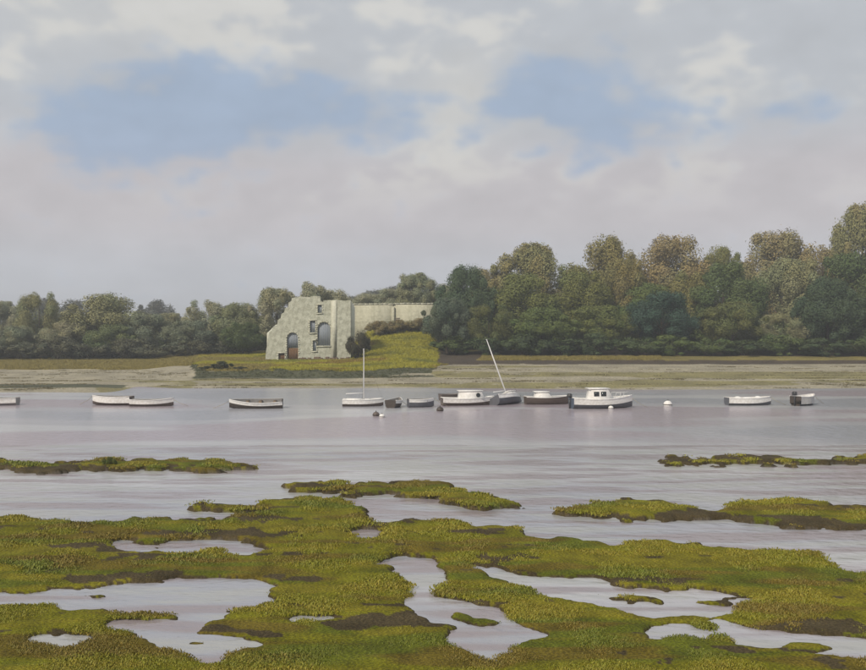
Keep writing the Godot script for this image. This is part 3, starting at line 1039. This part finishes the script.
# ------------------------------------------------------------------ boats
func station(s: Dictionary, t: float) -> Dictionary:
	# t runs from the stern (0) to the bow (1)
	var L: float = s.L
	var fine: float = pow(clampf((t - 0.42) / 0.58, 0.0, 1.0), 1.9)
	var b: float = s.B * 0.5 * lerpf(lerpf(0.80, 1.0, smoothstep(0.0, 0.42, t)), 0.03, fine)
	var sheer: float = s.H * (1.0 + s.sheer * (pow(absf(t - 0.38) / 0.62, 2.0)))
	var keel: float = -0.12 + 0.10 * pow(t, 6.0) * (s.H * 3.0)
	return {"x": -L * 0.5 + L * t + 0.06 * L * pow(t, 4.0) * 0.0, "b": b, "s": sheer, "k": keel}

func hull_pts(q: Dictionary, band: float) -> Array:
	# half section from the keel to the sheer; the last two points bound the painted strake
	var k: float = q.k
	var s: float = q.s
	return [Vector2(0, k), Vector2(q.b * 0.62, k + (s - k) * 0.10), Vector2(q.b * 0.86, k + (s - k) * 0.34), Vector2(lerpf(q.b * 0.86, q.b, 0.75), k + (s - k) * (1.0 - band)), Vector2(q.b, s)]

func loft(s: Dictionary, from: int, to: int, inset: float, flip: bool) -> ArrayMesh:
	var st := st_new()
	var n := 16
	for i in n:
		var q0 := station(s, float(i) / n)
		var q1 := station(s, float(i + 1) / n)
		var a := hull_pts(q0, s.band)
		var b := hull_pts(q1, s.band)
		for j in range(from, to):
			for side in [1.0, -1.0]:
				var p := []
				for e in [[q0, a[j]], [q1, b[j]], [q1, b[j + 1]], [q0, a[j + 1]]]:
					p.append(Vector3(e[0].x, e[1].y + inset * 0.6, maxf(e[1].x - inset, 0.0) * side))
				if (side > 0) != flip:
					quad(st, p[0], p[3], p[2], p[1])
				else:
					quad(st, p[0], p[1], p[2], p[3])
	return done(st)

func cap_mesh(s: Dictionary, y_drop: float, inset: float, from := 0.0, to := 1.0) -> ArrayMesh:
	# a deck or sole that follows the sheer
	var st := st_new()
	var n := 14
	for i in n:
		var q0 := station(s, lerpf(from, to, float(i) / n))
		var q1 := station(s, lerpf(from, to, float(i + 1) / n))
		var a: float = maxf(q0.b - inset, 0.005)
		var b: float = maxf(q1.b - inset, 0.005)
		var y0: float = q0.s - y_drop
		var y1: float = q1.s - y_drop
		quad(st, Vector3(q0.x, y0, -a), Vector3(q0.x, y0 + a * 0.06, 0), Vector3(q1.x, y1 + b * 0.06, 0), Vector3(q1.x, y1, -b))
		quad(st, Vector3(q0.x, y0 + a * 0.06, 0), Vector3(q0.x, y0, a), Vector3(q1.x, y1, b), Vector3(q1.x, y1 + b * 0.06, 0))
	return done(st)

func gunwale_mesh(s: Dictionary) -> ArrayMesh:
	var st := st_new()
	for side in [-1.0, 1.0]:
		var pts := []
		var rad := []
		for i in 17:
			var q := station(s, i / 16.0)
			pts.append(Vector3(q.x, q.s, q.b * side))
			rad.append(0.032)
		tube(st, pts, rad, 6)
	return done(st)

func transom_mesh(s: Dictionary, inset: float) -> ArrayMesh:
	var st := st_new()
	var q := station(s, 0.0)
	var a := hull_pts(q, s.band)
	for j in 4:
		for side in [1.0, -1.0]:
			for off in [0.0, inset]:
				var p := [Vector3(q.x + off, a[j].y, 0), Vector3(q.x + off, a[j].y, a[j].x * side), Vector3(q.x + off, a[j + 1].y, a[j + 1].x * side), Vector3(q.x + off, a[j + 1].y, 0)]
				if (side > 0) == (off == 0.0):
					quad(st, p[0], p[1], p[2], p[3])
				else:
					quad(st, p[3], p[2], p[1], p[0])
	return done(st)

func boat(called: String, label: String, u: float, v: float, turn_deg: float, s: Dictionary, heel := 0.0) -> Node3D:
	var d := EYE * F / (v - HY)
	var o := thing(called, label, s.get("category", "boat"), Vector3(px_x(u, d), s.get("y", 0.02), -d), deg_to_rad(turn_deg), "boats moored on the shallow water")
	o.rotation_order = EULER_ORDER_YXZ
	o.rotation.x = deg_to_rad(heel)
	s.L *= 1.04
	s.H *= 1.04
	part("hull", loft(s, 0, 3, 0.0, false), s.low, o)
	var rope := st_new()
	tube(rope, [Vector3(s.L * 0.49, s.H * 1.1, 0), Vector3(s.L * 0.49 + 0.5, s.H * 0.5, 0.1), Vector3(s.L * 0.49 + 1.3, -0.06, 0.2)], [0.014, 0.014, 0.014], 5)
	part("mooring_line", done(rope), M.rope, o)
	var up := part("topside", loft(s, 3, 4, 0.0, false), s.high, o)
	part("gunwale", gunwale_mesh(s), s.get("rim", M.white_paint), up)
	part("transom", transom_mesh(s, 0.05), s.get("stern", s.low), o)
	if s.get("open", true):
		part("inner_hull", loft(s, 1, 4, 0.05, true), s.get("inside", M.grey_paint), o)
		part("floor", cap_mesh(s, s.H * 0.80, 0.12, 0.0, 0.9), s.get("inside", M.grey_paint), o)
		for t in s.get("thwarts", [0.15, 0.42, 0.66]):
			var q := station(s, t)
			var st := st_new()
			box(st, Vector3(q.x, q.s * 0.78, 0), Vector3(0.24, 0.045, q.b * 1.86))
			part("thwart", done(st), s.get("seat", M.wood), o)
	else:
		part("deck", cap_mesh(s, 0.03, 0.03), s.get("deck", M.white_paint), o)
	return o

func cabin(o: Node3D, x0: float, x1: float, w: float, y0: float, h: float, rake: float, wins: bool) -> void:
	var st := st_new()
	var a := w * 0.5
	var b := w * 0.42
	var y1 := y0 + h
	var p := [Vector3(x0, y0, -a), Vector3(x1, y0, -a), Vector3(x1, y0, a), Vector3(x0, y0, a), Vector3(x0 + rake * 0.2, y1, -b), Vector3(x1 - rake, y1, -b), Vector3(x1 - rake, y1, b), Vector3(x0 + rake * 0.2, y1, b)]
	quad(st, p[3], p[7], p[6], p[2])
	quad(st, p[1], p[5], p[4], p[0])
	quad(st, p[0], p[4], p[7], p[3])
	quad(st, p[2], p[6], p[5], p[1])
	var c := part("cabin", done(st), M.white_paint, o)
	var st2 := st_new()
	box(st2, Vector3((x0 + x1 - rake * 0.8) * 0.5, y1 + 0.03, 0), Vector3(x1 - x0 - rake * 0.8 + 0.14, 0.06, b * 2 + 0.12))
	part("roof", done(st2), M.white_paint, c)
	if wins:
		for side in [-1.0, 1.0]:
			for k in 2:
				var s3 := st_new()
				var cx := lerpf(x0 + 0.12, x1 - rake, 0.28 + 0.44 * k)
				var ww := (x1 - x0 - rake) * 0.30
				box(s3, Vector3(cx, y0 + h * 0.56, side * (lerpf(a, b, 0.56) + 0.004)), Vector3(ww, h * 0.42, 0.02), Basis(Vector3(1, 0, 0), side * -atan2(a - b, h)))
				part("window", done(s3), M.dark_glass, c)
		var s4 := st_new()
		box(s4, Vector3(x1 - rake * 0.52 + 0.006, y0 + h * 0.54, 0), Vector3(0.02, h * 0.5, b * 1.6), Basis(Vector3(0, 0, 1), atan2(rake, h)))
		part("windscreen", done(s4), M.dark_glass, c)

func outboard(o: Node3D, s: Dictionary) -> void:
	var x: float = -s.L * 0.5
	var m := Node3D.new()
	m.name = "outboard_motor"
	o.add_child(m, true)
	var st := st_new()
	box(st, Vector3(x - 0.14, s.H * 1.15 + 0.15, 0), Vector3(0.34, 0.26, 0.24))
	box(st, Vector3(x - 0.15, s.H * 1.15 + 0.30, 0), Vector3(0.26, 0.06, 0.18))
	part("cowling", done(st), M.motor, m)
	st = st_new()
	box(st, Vector3(x - 0.13, s.H * 0.5, 0), Vector3(0.10, s.H * 1.1, 0.08))
	part("shaft", done(st), M.motor, m)

func mast(o: Node3D, x: float, y0: float, h: float, r: float, s: Dictionary) -> void:
	var st := st_new()
	tube(st, [Vector3(x, y0 - 0.2, 0), Vector3(x, y0 + h * 0.6, 0), Vector3(x, y0 + h, 0)], [r, r * 0.9, r * 0.6], 8)
	var m := part("mast", done(st), M.mast, o)
	st = st_new()
	box(st, Vector3(x, y0 + h + 0.03, 0), Vector3(0.12, 0.05, 0.06))
	part("masthead", done(st), M.mast, m)
	st = st_new()
	tube(st, [Vector3(x - 0.02, y0 + 0.55, 0), Vector3(-s.L * 0.42, y0 + 0.50, 0)], [r * 0.8, r * 0.7], 8)
	part("boom", done(st), M.mast, o)
	for e in [[s.L * 0.48, s.H * 1.1, 0.0], [x - 0.1, s.H, s.B * 0.46], [x - 0.1, s.H, -s.B * 0.46]]:
		st = st_new()
		tube(st, [Vector3(x, y0 + h * 0.97, 0), Vector3(e[0], e[1], e[2])], [0.005, 0.005], 4)
		part("stay", done(st), M.iron, o)

func buoy(label: String, u: float, v: float, r: float, m: Material, m2: Material) -> void:
	var d := EYE * F / (v - HY)
	var o := thing("mooring_buoy", label, "buoy", Vector3(px_x(u, d), r * 0.35, -d), rng.randf() * TAU, "mooring buoys between the boats")
	var sp := SphereMesh.new()
	sp.radius = r
	sp.height = r * 1.8
	sp.radial_segments = 20
	sp.rings = 10
	part("float", sp, m, o)
	var st := st_new()
	for k in 16:
		var a := TAU * k / 16.0
		var b := TAU * (k + 1) / 16.0
		tube(st, [Vector3(cos(a), 0.02, sin(a)) * r * 1.01, Vector3(cos(b), 0.02, sin(b)) * r * 1.01], [r * 0.10, r * 0.10], 5)
	part("band", done(st), m2, o)
	st = st_new()
	tube(st, [Vector3(-0.05, r * 0.86, 0), Vector3(-0.05, r * 1.15, 0), Vector3(0.05, r * 1.15, 0), Vector3(0.05, r * 0.86, 0)], [0.018, 0.018, 0.018, 0.018], 6)
	part("ring", done(st), M.iron, o)

func make_boats() -> void:
	var W: Material = M.white_paint
	var Br: Material = M.brown_paint
	# L length, B beam, H freeboard, band: share of the side that is the white strake
	boat("rowing_boat", "white-topped rowing boat farthest from the motorboat, off the dark weed bank", -4, 405, 186, {"L": 3.2, "B": 1.35, "H": 0.48, "sheer": 0.25, "band": 0.55, "low": M.grey_paint, "high": W})
	boat("rowing_boat", "brown rowing boat with a high white strake, rafted stern first to another", 112, 405, 176, {"L": 3.1, "B": 1.3, "H": 0.62, "sheer": 0.15, "band": 0.62, "low": Br, "high": W})
	boat("rowing_boat", "low brown rowing boat with pointed white bow, rafted to a higher one", 152, 406, 4, {"L": 3.2, "B": 1.25, "H": 0.44, "sheer": 0.35, "band": 0.52, "low": Br, "high": W})
	boat("rowing_boat", "dark brown open rowing boat alone below the stone house", 256, 408, 186, {"L": 3.9, "B": 1.5, "H": 0.50, "sheer": 0.30, "band": 0.36, "low": M.dark_brown_paint, "high": W, "stern": M.dark_brown_paint}, -9.0)
	var s := {"L": 3.1, "B": 1.35, "H": 0.46, "sheer": 0.22, "band": 0.52, "low": Br, "high": W, "open": false, "category": "sailboat"}
	var o := boat("sailing_boat", "small brown and white sailing boat with an upright mast", 363, 406, 3, s)
	mast(o, 0.06, 0.45, 4.0, 0.055, s)
	var st := st_new()
	box(st, Vector3(-0.75, 0.50, 0), Vector3(1.1, 0.16, 0.75))
	part("cockpit_coaming", done(st), W, o)
	boat("dinghy", "tiny dark dinghy with white rim, end on, beside the upright mast", 395, 407, 72, {"L": 2.0, "B": 1.15, "H": 0.50, "sheer": 0.30, "band": 0.34, "low": M.dark_brown_paint, "high": W, "thwarts": [0.2, 0.5]})
	s = {"L": 2.0, "B": 1.1, "H": 0.56, "sheer": 0.12, "band": 0.30, "low": M.slate_paint, "high": W, "stern": M.slate_paint}
	boat("dinghy", "slate grey dinghy with thin white strake next to the tiny dark one", 421, 407, 14, s)
	s = {"L": 4.1, "B": 1.6, "H": 0.50, "sheer": 0.30, "band": 0.50, "low": Br, "high": W, "open": false}
	o = boat("cabin_boat", "white cabin boat with one dark porthole and brown bottom", 468, 405, 10, s)
	cabin(o, -0.75, 1.25, 1.15, 0.48, 0.62, 0.25, false)
	var c: Node = o.get_node("cabin")
	for side in [-1.0, 1.0]:
		var cy := CylinderMesh.new()
		cy.top_radius = 0.17
		cy.bottom_radius = 0.17
		cy.height = 0.05
		var w := part("porthole", cy, M.dark_glass, c)
		w.rotation.x = PI / 2 - side * 0.08
		w.position = Vector3(0.72, 0.80, side * 0.545)
	boat("rowing_boat", "brown upturned-looking low rowing boat close behind the cabin boat", 452, 400, 20, {"L": 2.1, "B": 1.1, "H": 0.46, "sheer": 0.2, "band": 0.20, "low": Br, "high": Br, "rim": M.brown_paint})
	s = {"L": 3.4, "B": 1.5, "H": 0.55, "sheer": 0.28, "band": 0.40, "low": M.slate_paint, "high": W, "open": false, "category": "sailboat", "y": 0.06}
	o = boat("sailing_boat", "grey and white sailing boat heeled over with a leaning mast", 509, 404, 48, s, -25.0)
	mast(o, 0.10, 0.55, 5.1, 0.06, s)
	cabin(o, -0.1, 1.0, 0.9, 0.53, 0.34, 0.25, false)
	s = {"L": 3.6, "B": 1.45, "H": 0.52, "sheer": 0.25, "band": 0.26, "low": Br, "high": Br, "open": false, "deck": M.grey_paint}
	o = boat("cabin_boat", "brown boat with a rounded white cuddy beside the heeled sailing boat", 548, 404, 6, s)
	cabin(o, -1.1, 0.25, 1.1, 0.50, 0.46, 0.35, false)
	s = {"L": 4.7, "B": 1.85, "H": 0.66, "sheer": 0.38, "band": 0.50, "low": M.slate_paint, "high": W, "open": false, "stern": M.blue_paint}
	o = boat("motorboat", "white motorboat with wheelhouse, dark windows and blue-grey stern", 602, 408, 9, s)
	cabin(o, -1.1, 0.75, 1.25, 0.62, 0.85, 0.45, true)
	outboard(o, s)
	st = st_new()
	for e in [[0.9, 0.5], [1.6, 0.36]]:
		for side in [-1.0, 1.0]:
			tube(st, [Vector3(e[0], 0.75, e[1] * side), Vector3(e[0] + 0.05, 1.15, e[1] * side)], [0.015, 0.015], 5)
	for side in [-1.0, 1.0]:
		tube(st, [Vector3(0.95, 1.15, 0.5 * side), Vector3(1.65, 1.17, 0.36 * side), Vector3(2.2, 1.2, 0.05 * side)], [0.016, 0.016, 0.016], 5)
	part("rail", done(st), M.mast, o)
	s = {"L": 3.5, "B": 1.4, "H": 0.52, "sheer": 0.22, "band": 0.58, "low": M.slate_paint, "high": W, "inside": W}
	o = boat("rowing_boat", "white open boat with grey bottom and uneven white covers, off by itself", 749, 405, 4, s)
	for a in [[-0.9, 0.55, 0.20], [-0.1, 0.7, 0.14], [0.75, 0.5, 0.22]]:
		var sp := SphereMesh.new()
		sp.radius = 0.5
		sp.height = 1.0
		var cv := part("cover", sp, W, o)
		cv.position = Vector3(a[0], 0.52, 0)
		cv.scale = Vector3(a[1], a[2] * 1.6, 0.9)
	s = {"L": 2.6, "B": 1.25, "H": 0.66, "sheer": 0.20, "band": 0.70, "low": M.slate_paint, "high": M.pale_paint, "stern": M.dark_brown_paint, "inside": W}
	o = boat("dinghy", "short pale grey punt with dark stern lying alone off the beach", 805, 405, 38, s)
	outboard(o, s)
	buoy("dark brown mooring buoy in front of the cabin boat", 440, 411, 0.26, M.dark_brown_paint, M.brown_paint)
	buoy("brown mooring buoy with a white float against it, before the upright mast", 376, 416, 0.24, M.brown_paint, M.dark_brown_paint)
	buoy("white mooring buoy touching the brown one before the upright mast", 382, 417.5, 0.20, W, M.grey_paint)
	buoy("white mooring buoy under the motorboat's bow", 623, 407, 0.28, W, M.dark_brown_paint)
	buoy("white and brown mooring buoy in the open gap past the motorboat", 668, 406, 0.34, W, M.brown_paint)
	buoy("small white mooring buoy alongside the motorboat's hull", 611, 409, 0.2, W, M.grey_paint)

# ------------------------------------------------------------------ materials
func make_materials() -> void:
	var m := mat(Color.WHITE, 0.85)
	m.vertex_color_use_as_albedo = true
	m.albedo_texture = noise_tex(0.02, Color(0.72, 0.72, 0.72), Color(1, 1, 1), 3, 512, 5)
	m.normal_enabled = true
	m.normal_texture = normal_tex(0.03, 4, 6.0)
	M.shore = tri(m, Vector3(0.25, 0.25, 0.25))
	m = mat(Color.WHITE, 0.92)
	m.metallic_specular = 0.25
	m.vertex_color_use_as_albedo = true
	m.albedo_texture = noise_tex(0.02, Color(0.62, 0.62, 0.62), Color(1, 1, 1), 13, 512, 5)
	m.normal_enabled = true
	m.normal_texture = normal_tex(0.03, 14, 8.0)
	M.marsh = tri(m, Vector3(1.1, 1.1, 1.1))
	m = mat(Color.WHITE, 0.65)
	m.vertex_color_use_as_albedo = true
	m.cull_mode = BaseMaterial3D.CULL_DISABLED
	M.grass = m
	# shallow water over pale mud
	m = mat(Color.WHITE, 0.2)
	m.vertex_color_use_as_albedo = true
	m.normal_enabled = true
	m.normal_texture = normal_tex(0.014, 33, 7.0, 1024, 5)
	m.normal_scale = 0.38
	M.water = tri(m, Vector3(0.07, 0.07, 0.16))
	M.bed = tri(mat(lin(0.16, 0.14, 0.12), 0.9), Vector3.ONE)
	m = mat(lin(0.09, 0.07, 0.05), 0.9)
	m.normal_enabled = true
	m.normal_texture = normal_tex(0.05, 8, 8.0, 256)
	M.bark = tri(m, Vector3(0.8, 0.3, 0.8))
	var stones := [["render_stone", 0.60, 0.61, 0.51], ["pale_stone", 0.58, 0.58, 0.48], ["cream_stone", 0.52, 0.51, 0.40], ["brown_stone", 0.15, 0.105, 0.075]]
	for a in stones:
		m = mat(Color.WHITE, 0.9)
		var stone := noise_tex(0.017, lin(a[1] * 0.72, a[2] * 0.72, a[3] * 0.68), lin(a[1] * 1.08, a[2] * 1.08, a[3] * 1.08), 40 + M.size(), 512, 3)
		(stone.noise as FastNoiseLite).noise_type = FastNoiseLite.TYPE_CELLULAR
		(stone.noise as FastNoiseLite).cellular_return_type = FastNoiseLite.RETURN_CELL_VALUE
		m.albedo_texture = stone
		m.normal_enabled = true
		m.normal_texture = normal_tex(0.04, 50 + M.size(), 10.0)
		M[a[0]] = tri(m, Vector3(0.3, 0.3, 0.3))
	for a in [["shutter", 0.27, 0.31, 0.37], ["door", 0.16, 0.085, 0.035], ["wood", 0.22, 0.15, 0.09]]:
		m = mat(Color.WHITE, 0.75)
		m.albedo_texture = noise_tex(0.03, lin(a[1] * 0.75, a[2] * 0.75, a[3] * 0.75), lin(a[1] * 1.1, a[2] * 1.1, a[3] * 1.1), 70 + M.size(), 256, 4)
		M[a[0]] = tri(m, Vector3(2.0, 0.25, 2.0))
	for a in [["white_paint", 0.82, 0.81, 0.80], ["pale_paint", 0.50, 0.49, 0.49], ["grey_paint", 0.28, 0.27, 0.27], ["slate_paint", 0.115, 0.12, 0.14], ["blue_paint", 0.09, 0.12, 0.17], ["brown_paint", 0.115, 0.090, 0.078], ["dark_brown_paint", 0.06, 0.047, 0.040]]:
		m = mat(Color.WHITE, 0.5)
		m.albedo_texture = noise_tex(0.02, lin(a[1] * 0.76, a[2] * 0.74, a[3] * 0.70), lin(a[1], a[2], a[3]), 90 + M.size(), 256, 5, 0.38)
		M[a[0]] = tri(m, Vector3(0.7, 0.7, 0.7))
	M.mast = mat(lin(0.62, 0.62, 0.62), 0.4)
	M.rope = mat(lin(0.30, 0.26, 0.18), 0.9)
	M.iron = mat(lin(0.08, 0.075, 0.07), 0.6)
	M.motor = mat(lin(0.04, 0.04, 0.045), 0.4)
	M.dark_glass = mat(lin(0.02, 0.025, 0.03), 0.08)

func _ready() -> void:
	# camera
	var cam := Camera3D.new()
	cam.name = "camera"
	cam.fov = rad_to_deg(2.0 * atan(335.0 / F))
	cam.near = 0.1
	cam.far = 3000.0
	cam.position = Vector3(0, EYE, 0)
	cam.rotation.x = -atan(5.0 / F)
	add_child(cam)
	cam.current = true
	# sky
	var env := Environment.new()
	env.background_mode = Environment.BG_SKY
	env.sky = make_sky()
	env.background_energy_multiplier = 1.0
	env.tonemap_mode = Environment.TONE_MAPPER_LINEAR
	env.tonemap_exposure = 0.97
	env.sdfgi_enabled = true
	env.ssao_enabled = true
	env.ssil_enabled = true
	env.fog_enabled = true
	env.fog_density = 0.0008
	env.fog_light_color = Color(0.83, 0.85, 0.88)
	var we := WorldEnvironment.new()
	we.environment = env
	add_child(we)
	# sun, veiled by thin cloud
	var sun := DirectionalLight3D.new()
	sun.name = "sun"
	sun.light_color = Color(1.0, 0.95, 0.87)
	sun.light_energy = 1.0
	sun.light_angular_distance = 8.0
	sun.shadow_enabled = true
	add_child(sun)
	sun.look_at_from_position(Vector3(-45, 60, 52), Vector3.ZERO)

	rng.seed = 20240
	nz.seed = 7
	nz.frequency = 0.02
	nz.fractal_octaves = 3
	nz_big.seed = 17
	nz_big.frequency = 0.012
	nz_big.fractal_octaves = 3
	make_materials()
	# the setting
	var pm := PlaneMesh.new()
	pm.size = Vector2(4000, 4000)
	var bed := structure("ground", pm, M.bed)
	bed.position.y = -0.5
	make_water()
	make_shore()
	plan_marsh()
	make_marsh()
	# what stands on it
	make_trees()
	make_house()
	make_wall_and_hedge()
	make_boats()
	make_marsh_plants()
	make_weed()
